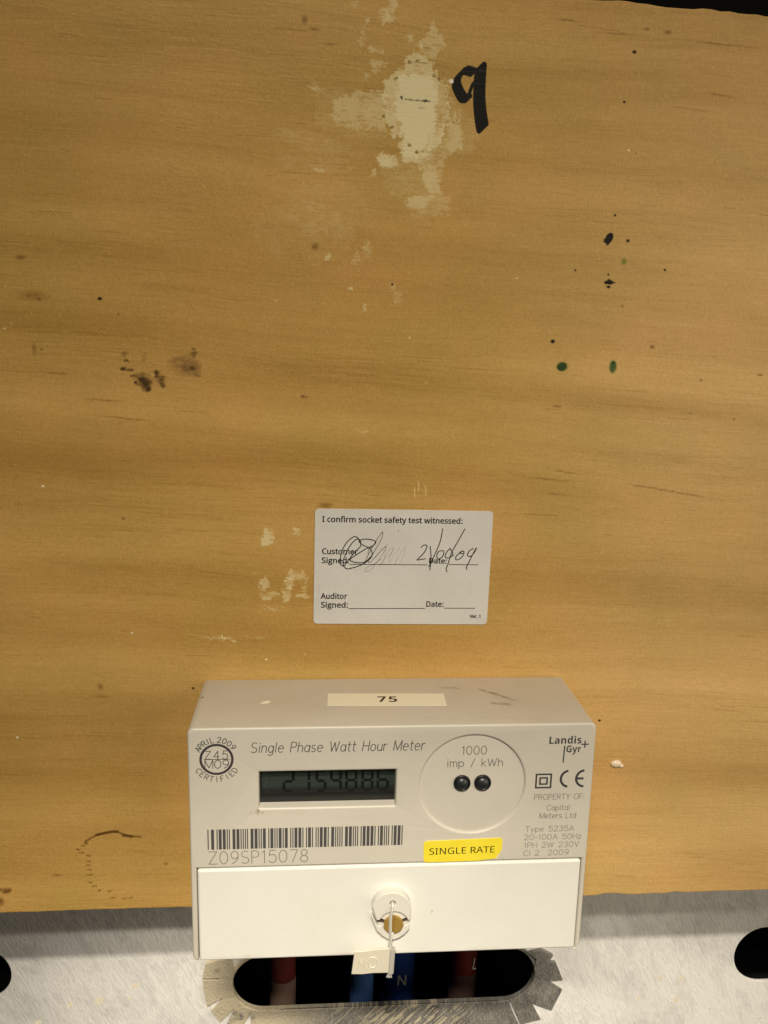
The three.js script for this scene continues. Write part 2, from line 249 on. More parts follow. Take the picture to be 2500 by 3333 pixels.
  // ink, green and brown spots
  for (const [x, y, rx, ry, t] of [[76.6, 153, .45, .4, 0], [59.6, 143.1, .26, .26, 0], [70.8, 142.1, .28, .28, 0], [90, 144.1, .33, .3, 0], [71.2, 138.1, .55, .35, 0], [71.6, 160.9, .33, .33, 0], [53.4, 119.9, .6, .5, 0], [74, 210.2, .55, .4, 0], [71.9, 195.4, .36, .28, 0], [79.9, -17.6, .4, .35, 0], [-68.6, -3.2, .35, .3, 0], [-94.9, 130, .55, .4, 0], [-1.2, 137, .3, .3, 0]]) { soft(x, y, rx * 1.7, ry * 1.7, '60,42,18', .4, 3); c.fillStyle = 'rgba(22,16,9,.92)'; ell(c, x, y, rx, ry, t); }
  ragged(69.7, 152.6, 1.1, 1.2, '30,22,12', .6, 8); c.fillStyle = '#17110b'; ell(c, 70.2, 153.6, 1.2, 1.9, -.5); ragged(71.5, 139.6, 2, .9, '24,18,10', .85, 14); ell(c, 71.4, 139.6, 1.2, .7);
  soft(75.8, 146.4, 1.2, 1.3, '92,104,28', .7); soft(57.2, 111.6, 2.3, 1.9, '52,78,28', .8); soft(74.8, 111.9, 1.6, 2.5, '66,92,40', .8);
  c.fillStyle = 'rgba(34,58,26,.85)'; ell(c, 57.1, 111.6, 1.7, 1.35, .3); c.fillStyle = 'rgba(62,90,42,.75)'; ell(c, 74.8, 111.9, 1.05, 1.95, -.1); c.fillStyle = 'rgba(40,66,28,.8)'; ell(c, 74.7, 113.2, .7, .6);
  for (const [x, y, rx, ry, a] of [[87.9, 118.8, 1, .8, .6], [127.1, 110.2, 1.3, .5, .6], [106.1, 108, .7, .6, .45], [119.5, 94.8, .6, .5, .4], [56.3, 98.2, 1.9, .45, .5], [76.4, 132, .6, .6, .35], [77.5, 217, 1, .5, .5], [84.3, 216.4, 1.4, .7, .55], [77, 180.2, .4, .4, .4], [-118.7, 142, 2, 1, .5], [-115.5, 130.4, 5.6, 2, .28], [-113.8, 129.4, .9, .6, .5], [-89.3, 125.4, .5, .5, .5], [-116.2, 113.7, 1, 2.8, .32], [-113.9, 113.7, .7, .6, .45], [-90.4, 58.1, .6, .6, .55], [-26.4, 148.1, 1.5, 1.5, .4], [-30.3, 100.1, 1, .7, .55], [-29.2, 100, 1.4, .5, .3], [-22.5, 63.1, 3, 1.5, .4], [-100.6, -2.2, 1.2, 1.8, .3], [-100, -6, 3, .7, .25], [-119.4, -75.8, 2.4, .9, .3], [-80.1, -72.3, 1, .9, .35], [-30, 214.5, 1.2, 1.6, .4], [-27, 212, 2, .6, .4], [-22, 208, 2.4, .5, .35], [-138, -81.6, 2, 1.4, .75], [-140.5, -81, 1.4, 1.2, .7], [-140, -86, 1.6, 2.2, .6], [-136.6, -81.4, 1.1, 1.1, .6]]) { soft(x, y, rx, ry, '98,62,22', a * .7, 5); ragged(x, y, rx * .7, ry * .7, '84,52,18', (a * .22).toFixed(2), 5); }
  // sooty smudge left of centre
  for (const [x, y, rx, ry, a] of [[-88.2, 108.1, 1.1, .7, .5], [-86.3, 107.7, 1.3, .5, .5], [-85.6, 105.8, .9, .4, .5], [-84.6, 103.7, .5, .4, .5], [-82.7, 104.8, 2.6, 1.9, .3], [-81.4, 103.2, 1.6, 2, .36], [-80.6, 101.7, 1, .9, .4], [-77.8, 106.5, .8, 1.2, .5], [-76.5, 104.9, .9, 1.6, .3], [-76, 102.9, .8, .7, .45], [-65.8, 113.5, .8, 1.8, .32], [-69.2, 109.4, 4.6, 3.6, .12], [-66, 108.6, 1, .7, .3], [-65, 106.5, 2.4, .7, .2], [-81.6, 111.8, .6, 1.6, .18], [-87.3, 110.6, .9, .6, .3], [-78.5, 105, 3.4, 1.6, .12], [-88, 113, 1, 1.4, .12]]) ragged(x, y, rx * 1.3, ry * 1.3, '66,48,22', (a * .6).toFixed(3), 11);
  // dark scorched arc low on the left
  c.strokeStyle = 'rgba(78,50,18,.5)'; curve(c, [[-108.7, -62.4], [-104.6, -60], [-98, -58.7], [-93.4, -60.4], [-88.8, -61]], .8); c.strokeStyle = 'rgba(72,46,16,.55)'; curve(c, [[-104.6, -59.8], [-99, -58.7], [-97, -58.6]], 1.1); curve(c, [[-95, -60.2], [-92, -60.8]], 1.2);
  for (const [x, y, rx] of [[-111, -65.6, 1.3], [-109.4, -64, 1.2], [-108.3, -63, 1], [-110.3, -66.8, 1.2], [-107.7, -68.2, .9], [-107.8, -70.4, 1.1], [-108.1, -72, 1.2], [-107.7, -73.8, 1], [-107.8, -75.9, 1.3], [-107.5, -79.2, 1.1], [-106.2, -80.8, 1.4], [-104.4, -82.6, 1.3], [-101, -82.9, 1.4], [-99.8, -85.8, 1.6], [-96, -86.2, 2], [-93, -85.9, 1.4]]) ragged(x, y, rx, .5, '80,50,18', .4, 6);
  // white specks
  c.fillStyle = '#efe2c4'; for (const [x, y, q] of [[-116.1, 69, .5], [-89, 17.5, .42], [-42.8, 7.4, .42], [-130, -21, .5], [74.6, 181, .4], [-125, 120, .3], [5, 120, .3], [40, 140, .3]]) ell(c, x, y, q, q * .8, 0);
  c.strokeStyle = 'rgba(232,205,150,.75)'; for (const [x, y] of [[9.3, 70.2], [11.8, 68.5], [8, 68]]) curve(c, [[x, y + 1.6], [x + .3, y], [x + .2, y - 1.6]], .4);
  return { color: texture(cv), bump: texture(hv, false), rough: texture(rv, false) };
}
const wood = boardTextures();
{
  const t = thing('wooden_board', 'pale varnished plywood board with a black handwritten 9 and smears of cream paint', 'board');
  const r = rng(5), pts = [];
  for (let x = -180; x <= 200; x += 4) { let y = -91 + .12 * Math.sin(x * .05) + (r() - .5) * .22; if (x > 86 && x < 96) y += .7; if (x > 113 && x < 117) y += .5; if (x < -72) y += .3; pts.push([x, y]); }
  for (let x = 200; x >= -180; x -= 3) pts.push([x, 226.6 - .032 * x + (r() - .5) * .55 + .25 * Math.sin(x * .21)]);
  const g = planar(slab(shapeOf(pts), -18, 0, .35, 4, 2), B.x0, B.y0, B.w / B.s, B.h / B.s);
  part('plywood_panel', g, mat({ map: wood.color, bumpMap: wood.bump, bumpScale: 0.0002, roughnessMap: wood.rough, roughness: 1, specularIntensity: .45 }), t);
  const bead = new THREE.SphereGeometry(1, 20, 14); bead.scale(2.1, 1.5, 1.1);
  const b2 = new THREE.SphereGeometry(1, 14, 10); b2.scale(1, .8, .7);
  part('glue_drop', joined([moved(bead, 87.6, -35.2, .1), moved(b2, 89.6, -36.1, .1)]), mat({ color: 0xe9d8bf, roughness: .12, clearcoat: 1, clearcoatRoughness: .05 }), t, 'shiny pale drop of glue right of the meter');
}

// ---------------------------------------------------------------- signed paper label
{
  const L = { w: 62, h: 41, s: 24 }, cv = canvas(L.w * L.s, L.h * L.s), c = cv.getContext('2d');
  c.fillStyle = '#dad8d7'; c.fillRect(0, 0, cv.width, cv.height);
  const img = c.getImageData(0, 0, cv.width, cv.height), d = img.data;
  for (let j = 0, i = 0; j < cv.height; j++) for (let k = 0; k < cv.width; k++, i += 4) { const v = (fbm(k * .004, j * .004, 3) - .5) * 10 + (noise(k * .09, j * .09) - .5) * 5; d[i] += v; d[i + 1] += v; d[i + 2] += v * 1.2; }
  c.putImageData(img, 0, 0);
  const X = (z) => (z - 112) / 1443 * L.w * L.s, Y = (z) => (z - 97) / 945 * L.h * L.s;      // pixels of a scan of the label
  c.fillStyle = '#191612'; c.strokeStyle = '#191612';
  const print = (s, x, y, x1, size) => { c.font = size * L.h * L.s / 945 + 'px sans-serif'; const w = c.measureText(s).width, want = X(x1) - X(x); c.save(); c.translate(X(x), Y(y)); c.scale(want / w, 1); c.fillText(s, 0, 0); c.lineWidth = 3.2; c.strokeText(s, 0, 0); c.restore(); };
  print('I confirm socket safety test witnessed:', 168, 203, 1310, 63);
  print('Customer', 170, 463, 462, 63); print('Signed:', 170, 537, 396, 63); print('Date:', 1042, 530, 1196, 60);
  print('Auditor', 170, 832, 384, 63); print('Signed:', 170, 905, 396, 63); print('Date:', 1034, 893, 1186, 63); print('Ver. 1', 1408, 985, 1503, 36);
  c.lineWidth = 6; for (const [a, b, e, f] of [[398, 545, 1036, 543], [1212, 538, 1455, 538], [398, 913, 1028, 908], [1188, 905, 1448, 904]]) { c.beginPath(); c.moveTo(X(a), Y(b)); c.lineTo(X(e), Y(f)); c.stroke(); }
  c.lineCap = c.lineJoin = 'round';
  const ink = (pts, w = 8, a = .96) => { c.strokeStyle = 'rgba(24,20,17,' + a + ')'; c.lineWidth = w; c.beginPath(); smooth(pts.map((q) => [X(q[0]), Y(q[1])]), pts.length * 9).forEach((q, i) => (i ? c.lineTo(q.x, q.y) : c.moveTo(q.x, q.y))); c.stroke(); };
  ink([[480, 350], [440, 318], [390, 345], [345, 410], [322, 490], [325, 545], [350, 560], [375, 530], [440, 440], [480, 400], [482, 360], [455, 338], [415, 370], [365, 460], [345, 540], [370, 580], [430, 572], [500, 545], [560, 500], [580, 460], [560, 415], [500, 385], [470, 355], [500, 340], [570, 342], [605, 358], [590, 385], [540, 410], [460, 460], [400, 510], [440, 528], [520, 525], [580, 470]]);
  ink([[515, 540], [560, 440], [620, 330], [660, 278], [655, 320], [600, 430], [550, 520], [555, 530], [600, 490], [650, 430], [690, 395]], 4.5); ink([[545, 460], [550, 420], [590, 385], [605, 362]], 4);
  ink([[700, 375], [680, 430], [650, 480], [610, 540], [570, 590], [530, 605], [528, 580], [580, 550], [650, 500]], 3, .6); ink([[690, 420], [670, 520], [640, 555], [680, 500], [720, 420], [745, 405], [735, 450], [700, 490]], 2.6, .4); ink([[760, 400], [730, 470], [720, 530], [770, 440], [800, 405], [780, 480], [765, 540], [810, 450], [850, 395], [830, 480], [800, 550]], 2.4, .3); ink([[783, 262], [788, 268]], 5, .6);
  ink([[975, 400], [1000, 380], [1022, 385], [1015, 420], [980, 470], [948, 503], [985, 498], [1015, 492]]); ink([[1050, 390], [1060, 470], [1058, 560], [1055, 585]]); ink([[1147, 245], [1130, 350], [1090, 460], [1055, 540], [1045, 560]]);
  ink([[1160, 425], [1125, 430], [1108, 465], [1118, 492], [1150, 480], [1165, 440], [1160, 425]]); ink([[1215, 405], [1185, 440], [1180, 480], [1215, 480], [1240, 455], [1215, 405]]); ink([[1328, 245], [1280, 340], [1230, 440], [1205, 530], [1190, 580], [1198, 598]]);
  ink([[1240, 455], [1250, 470]], 4); ink([[1300, 440], [1268, 470], [1268, 498], [1300, 490], [1330, 450], [1325, 425], [1295, 440], [1320, 445]]); ink([[1405, 405], [1375, 425], [1362, 460], [1385, 470], [1420, 430], [1432, 398], [1405, 450], [1375, 520], [1358, 560], [1362, 578]]);
  c.fillStyle = 'rgba(160,152,156,.05)'; for (let k = 0; k < 5; k++) { c.beginPath(); c.ellipse(X(1385 + k * 6), Y(690 + k * 22), 10, 40, .3, 0, 7); c.fill(); c.beginPath(); c.ellipse(X(150), Y(700 + k * 20), 12, 30, 0, 0, 7); c.fill(); }
  const bv = canvas(256, 170), b = bv.getContext('2d'), bi = b.createImageData(256, 170); for (let j = 0, i = 0; j < 170; j++) for (let k = 0; k < 256; k++, i += 4) { const v = 128 + (fbm(k * .03, j * .03, 3) - .5) * 130; bi.data[i] = bi.data[i + 1] = bi.data[i + 2] = v; bi.data[i + 3] = 255; } b.putImageData(bi, 0, 0);
  const x0 = -26.1, x1 = 35.8, y0 = 20.4, y1 = 61.8;
  const g = planar(slab(roundRect(x0, y0, x1, y1, 1.4), .05, .32, .06, 6, 2), x0, y0, x1 - x0, y1 - y0);
  const t = thing('paper_label', 'white printed socket safety test label with a handwritten signature and date, above the meter', 'label', [4.8, 41, 0]);
  const m = part('label_sheet', g, mat({ map: texture(cv), bumpMap: texture(bv, false), bumpScale: .0004, roughness: .42 }), t); m.rotation.z = -.009;
}

// ---------------------------------------------------------------- electricity meter
const D = 38.28, A = { s: 15.75, w: 2048, h: 1920, front: 39 };   // casing texture: top face above, front face below
function casingTexture() {
  const cv = canvas(A.w, A.h), c = cv.getContext('2d'), img = c.createImageData(A.w, A.h), d = img.data;
  for (let j = 0, i = 0; j < A.h; j++) for (let k = 0; k < A.w; k++, i += 4) {
    const v = (fbm(k * .0035, j * .0035, 3) - .5) * 9 + (noise(k * .21, j * .21) - .5) * 3.5, top = j / A.s < 38.6;
    const topShadeDust = top ? .8 + .5 * (fbm(k * .004 + 4, j * .006, 3) - .5) : 0;  // top face darkened: its shade painted in, with some uneven dust
    d[i] = 202 + v - topShadeDust * 12; d[i + 1] = 197 + v - topShadeDust * 14; d[i + 2] = 188 + v - topShadeDust * 17; d[i + 3] = 255;
  }
  c.putImageData(img, 0, 0);
  const X = (x) => (x + 65) * A.s, Y = (y) => (A.front - y) * A.s, W = (w) => w * A.s;
  const GREY = 'rgba(64,62,66,.9)', THIN = 'rgba(70,68,70,.82)', FAINT = 'rgba(78,74,74,.62)';
  c.lineCap = 'round'; c.lineJoin = 'round';
  const line = (s, x0, y, x1, cap, lw, col = THIN, slant = 0, gap = .2) => { c.strokeStyle = col; c.lineWidth = W(lw); strokeLine(c, s, X(x0), Y(y), X(x1), W(cap), slant, gap); };
  // approval stamp
  c.strokeStyle = 'rgba(58,52,58,.95)'; c.lineWidth = W(.78); c.beginPath(); c.arc(X(-56.1), Y(-10.5), W(4.9), 0, 7); c.stroke();
  line('Z45', -59.6, -10.4, -52.6, 2.75, .24, GREY, 0, .34); line('M09', -59.7, -13.5, -52.3, 2.75, .24, GREY, 0, .16); c.beginPath(); c.moveTo(X(-59.8), Y(-10.5)); c.lineTo(X(-52.1), Y(-10.5)); c.stroke();
  c.strokeStyle = GREY; c.lineWidth = W(.26); strokeArc(c, 'APRIL', X(-56.1), Y(-10.5), W(5.75), -58, -12, W(1.75)); strokeArc(c, '2009', X(-56.1), Y(-10.5), W(5.75), 8, 52, W(1.75));
  c.strokeStyle = THIN; strokeArc(c, 'CERTIFIED', X(-56.1), Y(-10.5), W(7.6), 236, 124, W(1.75), true);
  line('Single Phase Watt Hour Meter', -45.5, -8.4, 9.2, 3.35, .26, GREY, .14, .2);
  line('1000', 21.6, -10.7, 29.6, 2.9, .24, THIN, 0, .22); line('imp / kWh', 17, -14.9, 35, 2.7, .23, THIN, 0, .2);
  // bar code
  const bars = 'n w|nwwnn wwnnnn wwnnw nwnnwnw|nnwwn nwn nnwwn wnnnn wwnnn nwwwn nwnnn nwwn'; c.fillStyle = 'rgba(66,66,70,.92)';
  { const seq = [...bars]; const width = (s) => (s === 'w' ? 2.7 : s === 'n' ? 1 : 0), total = seq.reduce((t, s) => t + (s === ' ' || s === '|' ? 1.3 : width(s) + 1), 0); let x = -59.4; const u = 62.5 / (total - 1);
    for (const s of seq) { if (s === ' ' || s === '|') { x += 1.3 * u; continue; } c.fillRect(X(x), Y(-34.75), W(width(s) * u), W(7.1)); x += (width(s) + 1) * u; } }
  line('Z09SP15078', -59.1, -47, -27.5, 4.4, .27, FAINT, 0, .22);
  // maker's mark
  c.fillStyle = 'rgba(56,56,60,.96)'; c.font = 'bold ' + W(3.55) + 'px sans-serif';
  const fit = (s, x0, y, x1) => { c.save(); c.translate(X(x0), Y(y)); c.scale((X(x1) - X(x0)) / c.measureText(s).width, 1); c.fillText(s, 0, 0); c.restore(); };
  fit('Landis', 49.4, -7, 60.4); c.font = 'bold ' + W(3.3) + 'px sans-serif'; fit('Gyr', 55.3, -10.1, 60.4);
  c.lineCap = 'butt'; c.strokeStyle = 'rgba(56,56,60,.96)'; c.lineWidth = W(.42); c.beginPath(); c.moveTo(X(54.9), Y(-7.7)); c.lineTo(X(54.7), Y(-13.7)); c.moveTo(X(60.3), Y(-7.35)); c.lineTo(X(62.8), Y(-7.35)); c.moveTo(X(61.5), Y(-6.1)); c.lineTo(X(61.5), Y(-8.6)); c.stroke();
  c.lineWidth = W(.55); c.lineJoin = 'miter'; c.strokeRect(X(46.2), Y(-17.7), W(4.9), W(4.7)); c.strokeRect(X(47.5), Y(-18.95), W(2.3), W(2.2));
  c.lineWidth = W(.78); c.beginPath(); c.arc(X(57.2), Y(-19.4), W(2.85), Math.PI * .56, Math.PI * 1.44); c.stroke(); c.beginPath(); c.arc(X(62.3), Y(-19.4), W(2.85), Math.PI * .53, Math.PI * 1.47); c.moveTo(X(59.5), Y(-19.4)); c.lineTo(X(61.9), Y(-19.4)); c.stroke();
  c.lineCap = c.lineJoin = 'round';
  line('PROPERTY OF:', 46, -26.7, 62.5, 1.9, .2, FAINT, .04); line('Capital', 50.4, -30.6, 57.9, 1.9, .2, FAINT); line('Meters Ltd', 48.1, -33.5, 60.2, 1.95, .2, FAINT, .04, .16);
  line('Type 5235A', 43.7, -38.2, 59.9, 1.9, .19, FAINT); line('20-100A 50Hz', 43.5, -41.2, 62.6, 1.9, .19, FAINT); line('1PH 2W 230V', 43.6, -44.1, 62, 1.9, .19, FAINT); line('Cl 2  2009', 43.5, -47, 58.7, 1.9, .19, FAINT);
  // glue left where the yellow sticker tore, dirt at the display's corner
  c.fillStyle = 'rgba(240,226,150,.75)'; c.beginPath(); c.moveTo(X(34.6), Y(-48)); c.lineTo(X(36.2), Y(-44.5)); c.lineTo(X(35.6), Y(-44)); c.lineTo(X(33), Y(-47.4)); c.fill();
  const r = rng(77), T = (z) => z * A.s;
  c.fillStyle = 'rgba(120,108,84,.10)'; for (let k = 0; k < 40; k++) { c.beginPath(); c.ellipse(X(-46 + r() * 5), Y(-28.6 - r() * 1.2), W(.8 * r()), W(.3), .2, 0, 7); c.fill(); }
  c.fillStyle = 'rgba(110,96,70,.5)'; c.beginPath(); c.ellipse(X(-43.3), Y(-28.3), W(.5), W(.4), .6, 0, 7); c.fill();
  // scuffs on the top
  const scuff = (x0, z0, x1, z1, a, n, sp) => { for (let k = 0; k < n; k++) { const t = r(), x = x0 + (x1 - x0) * t + (r() - .5) * sp, z = z0 + (z1 - z0) * t + (r() - .5) * sp; c.strokeStyle = 'rgba(104,98,78,' + (a * (.4 + r())).toFixed(3) + ')'; c.lineWidth = W(.12 + .3 * r()); c.beginPath(); c.moveTo(X(x), T(z)); c.lineTo(X(x + 1 + 1.6 * r()), T(z + .4 + 1.2 * r())); c.stroke(); } };
  scuff(31, 10.4, 41.7, 20, .22, 90, 1.1); scuff(17, 8.6, 23.4, 9.2, .12, 40, .8); scuff(33, 22, 39, 22.8, .14, 60, 1.8); scuff(22, 6, 56, 30, .05, 160, 6); scuff(8, 32, 46, 34, .05, 80, 2.5);
  c.fillStyle = 'rgba(206,190,150,.06)'; for (let k = 0; k < 60; k++) { c.beginPath(); c.ellipse(X(-62 + 124 * r()), T(38 * r()), W(3 + 8 * r()), W(1 + 2 * r()), 0, 0, 7); c.fill(); }
  c.fillStyle = '#efe8d6'; c.beginPath(); c.ellipse(X(-41.7), T(19.5), W(1.5), W(1.1), -.5, 0, 7); c.fill(); c.beginPath(); c.ellipse(X(-43), T(20.4), W(.7), W(.5), 0, 0, 7); c.fill();
  c.fillStyle = 'rgba(96,70,60,.6)'; c.beginPath(); c.arc(X(-63.4), T(15), W(.6), 0, 7); c.fill();
  return texture(cv);
}
function casingUV(g) {
  const p = g.attributes.position, uv = new Float32Array(p.count * 2);
  for (let f = 0; f < p.count; f += 3) {
    const e1 = new THREE.Vector3().fromBufferAttribute(p, f + 1).sub(new THREE.Vector3().fromBufferAttribute(p, f)), e2 = new THREE.Vector3().fromBufferAttribute(p, f + 2).sub(new THREE.Vector3().fromBufferAttribute(p, f)), n = e1.cross(e2).normalize();
    const top = n.y > .85 && p.getY(f) > -3;
    for (let i = f; i < f + 3; i++) { const Yp = top ? clamp(p.getZ(i), .2, 38.3) : A.front - clamp(p.getY(i), -82, -.2); uv[2 * i] = clamp((p.getX(i) + 65) / (A.w / A.s), .002, .998); uv[2 * i + 1] = 1 - Yp * A.s / A.h; }
  }
  g.setAttribute('uv', new THREE.BufferAttribute(uv, 2)); return g;
}
const meter = thing('electricity_meter', 'cream plastic single phase electricity meter with a barcode, display and sealed terminal cover', 'electricity meter', [0, -82.5, 0]);
const plasticBump = (() => { const n = 512, cv = canvas(n, n), c = cv.getContext('2d'), im = c.createImageData(n, n); for (let j = 0, i = 0; j < n; j++) for (let k = 0; k < n; k++, i += 4) { const v = 128 + (noise(k * .5, j * .5) - .5) * 120; im.data[i] = im.data[i + 1] = im.data[i + 2] = v; im.data[i + 3] = 255; } c.putImageData(im, 0, 0); const t = texture(cv, false); t.wrapS = t.wrapT = THREE.RepeatWrapping; t.repeat.set(4, 4); return t; })();
const casingMat = mat({ map: casingTexture(), roughness: .42, bumpMap: plasticBump, bumpScale: .00003 });
const coverTex = (() => { const w = 1024, h = 288, cv = canvas(w, h), c = cv.getContext('2d'), im = c.createImageData(w, h), r = rng(31); for (let j = 0, i = 0; j < h; j++) for (let k = 0; k < w; k++, i += 4) { const v = (fbm(k * .006, j * .006 + 7, 4) - .5) * 9 + (noise(k * .3, j * .3) - .5) * 3; im.data[i] = 226 + v; im.data[i + 1] = 226 + v; im.data[i + 2] = 223 + v * 1.5; im.data[i + 3] = 255; } c.putImageData(im, 0, 0);
  for (let k = 0; k < 46; k++) { c.strokeStyle = 'rgba(120,112,92,' + (.04 + .12 * r()).toFixed(3) + ')'; c.lineWidth = .6 + r(); const x = w * r(), y = h * r(); c.beginPath(); c.moveTo(x, y); c.lineTo(x + 16 * (r() - .5), y + 14 * (r() - .5)); c.stroke(); } c.fillStyle = 'rgba(110,106,100,.5)'; c.beginPath(); c.ellipse(622, 152, 1.6, 4, .3, 0, 7); c.fill(); for (let k = 0; k < 26; k++) { c.fillStyle = 'rgba(150,138,108,.05)'; c.beginPath(); c.ellipse(w * r(), h - 14 * r(), 60 * r(), 5, 0, 0, 7); c.fill(); }
  return texture(cv); })();
const coverMat = mat({ map: coverTex, roughness: .62, bumpMap: plasticBump, bumpScale: .00002 });
const whiteMat = mat({ color: new THREE.Color(0xd6d4ce), roughness: .65 });
{
  const s = new THREE.Shape(), r = 2.2;
  s.moveTo(-65 + r, 0); s.absarc(-65 + r, -r, r, Math.PI / 2, Math.PI); s.lineTo(-65, -82.5 + r * .8); s.absarc(-65 + r * .8, -82.5 + r * .8, r * .8, Math.PI, Math.PI * 1.5); s.lineTo(-63.15, -82.5);
  s.lineTo(-63.15, -48.55); s.lineTo(63.4, -48.55); s.lineTo(63.4, -82.5); s.absarc(65 - r * .8, -82.5 + r * .8, r * .8, -Math.PI / 2, 0); s.lineTo(65, -r); s.absarc(65 - r, -r, r, 0, Math.PI / 2); s.closePath();
  s.holes.push(roundRect(-43, -27.7, .5, -15.15, .25, THREE.Path));
  const h = new THREE.Path(); h.absarc(25.4, -20.8, 17.1, 0, Math.PI * 2); s.holes.push(h);
  let g = slab(s, 0, D, .75, 72, 5);
  g = casingUV(toCreasedNormals(g.index ? g.toNonIndexed() : g, .62));
  part('casing', g, casingMat, meter);
  // round recessed panel with the two pulse lamps
  const disc = new THREE.CylinderGeometry(17.6, 17.6, 2, 96).toNonIndexed(); disc.rotateX(Math.PI / 2); moved(disc, 25.4, -20.8, D - .8 - 1);
  const dm = part('sensor_disc', casingUV(disc), casingMat, meter);
  for (const x of [22, 28.75]) {
    const prof = [[0, 1.5], [.8, 1.42], [1.5, 1.15], [1.95, .7], [2.1, .3], [2.12, .15]].map((q) => new THREE.Vector2(q[0], q[1]));
    const lens = new THREE.LatheGeometry(prof.reverse(), 40); lens.rotateX(Math.PI / 2); moved(lens, x, -20.55, D - .78);
    const rp = [[2.1, 0], [2.1, .5], [2.3, .75], [2.6, .75], [2.78, .5], [2.78, 0]].map((q) => new THREE.Vector2(q[0], q[1]));
    const rim = new THREE.LatheGeometry(rp.reverse(), 40); rim.rotateX(Math.PI / 2); moved(rim, x, -20.55, D - .82);
    const l = part('pulse_lamp', lens, mat({ color: 0x24282c, roughness: .38, clearcoat: .3, clearcoatRoughness: .25, side: THREE.DoubleSide }), meter);
    part('lamp_rim', rim, mat({ color: 0x1b1c1e, roughness: .35, side: THREE.DoubleSide }), l);
  }
  // display
  const n = 1024, cv = canvas(n, 312), c = cv.getContext('2d'), x0 = -43.4, x1 = .9, y0 = -28.1, y1 = -14.6, K = n / (x1 - x0), X = (x) => (x - x0) * K, Y = (y) => (y1 - y) * K;
  c.fillStyle = '#2e3835'; c.fillRect(0, 0, n, 312); c.fillStyle = '#0d1011'; c.fillRect(0, Y(-24.6), n, 200);
  for (let k = 0; k < 40; k++) { c.fillStyle = 'rgba(13,16,17,.05)'; c.fillRect(0, Y(-24.6) - k * 1.5, n, 70); }
  c.fillStyle = '#111516'; c.fillRect(0, 0, X(-42.3), 312);
  const SEG = { 0: 'abcdef', 1: 'bc', 2: 'abged', 4: 'fgbc', 5: 'afgcd', 6: 'fgedc', 8: 'abcdefg' };
  const seg = (ch, a, b, top, mid, bot, w) => { c.strokeStyle = 'rgba(6,9,9,.95)'; c.lineWidth = w * K; const P = { a: [a, top, b, top], b: [b, top, b, mid], c: [b, mid, b, bot], d: [a, bot, b, bot], e: [a, mid, a, bot], f: [a, top, a, mid], g: [a, mid, b, mid] }; for (const q of SEG[ch]) { const [m0, m1, m2, m3] = P[q], dx = Math.sign(m2 - m0) * .32, dy = Math.sign(m3 - m1) * .32; c.beginPath(); c.moveTo(X(m0 + dx), Y(m1 + dy)); c.lineTo(X(m2 - dx), Y(m3 - dy)); c.stroke(); } };
  for (const [ch, a, b] of [['2', -35.3, -32.3], ['1', -30, -27.3], ['5', -24.8, -22.1], ['4', -20.1, -17.1], ['8', -15.2, -12.1], ['8', -10, -6.9], ['6', -5, -1.9]]) seg(ch, a, b, -16.9, -20.5, -24.0, .9);
  c.fillStyle = 'rgba(10,14,14,.9)'; c.beginPath(); c.arc(X(-11), Y(-23.7), .38 * K, 0, 7); c.fill();
  c.strokeStyle = 'rgba(120,126,112,.28)'; c.lineWidth = 3; c.beginPath(); c.ellipse(X(-38.5), Y(-20.4), 2.6 * K, 4.6 * K, .15, Math.PI * .6, Math.PI * 1.4); c.stroke();
  const scr = planar(moved(new THREE.BoxGeometry(x1 - x0, y1 - y0, 2), (x0 + x1) / 2, (y0 + y1) / 2, 34.6 - 1), x0, y0, x1 - x0, y1 - y0);
  part('display', scr, mat({ map: texture(cv), roughness: .45, clearcoat: .25, clearcoatRoughness: .2 }), meter, 'dark liquid crystal display reading 2154886');
  const pane = moved(new THREE.BoxGeometry(x1 - x0 - .5, y1 - y0 - .5, .4), (x0 + x1) / 2, (y0 + y1) / 2, 35.1);
  // terminal cover and its edge
  const cg = moved(new RoundedBoxGeometry(126.0, 33.55, D + .2, 5, .85), .12, -82.5 + 33.55 / 2, (D + .2) / 2);
  part('terminal_cover', planar(cg, -63, -82.6, 126.2, 33.8), coverMat, meter, 'plain cream terminal cover closing the lower third');
}
{ // number label on the top
  const cv = canvas(1024, 244), c = cv.getContext('2d'); c.fillStyle = '#e6dfcb'; c.fillRect(0, 0, 1024, 244); c.fillStyle = '#14120f'; c.font = 'bold 158px sans-serif'; c.save(); c.translate(428, 176); c.scale(.98, 1); c.fillText('7', 0, 0); c.fillText('5', 98, 0); c.restore();
  const g = new THREE.BoxGeometry(39.8, .16, 9.4), p = g.attributes.position, uv = g.attributes.uv; for (let i = 0; i < p.count; i++) uv.setXY(i, p.getX(i) / 39.8 + .5, .5 - p.getZ(i) / 9.4);
  g.rotateY(-.03); moved(g, -1.4, .085, 18.6);
  part('number_label', g, mat({ map: texture(cv), roughness: .4 }), meter, 'white strip label reading 75 on top of the meter');
}
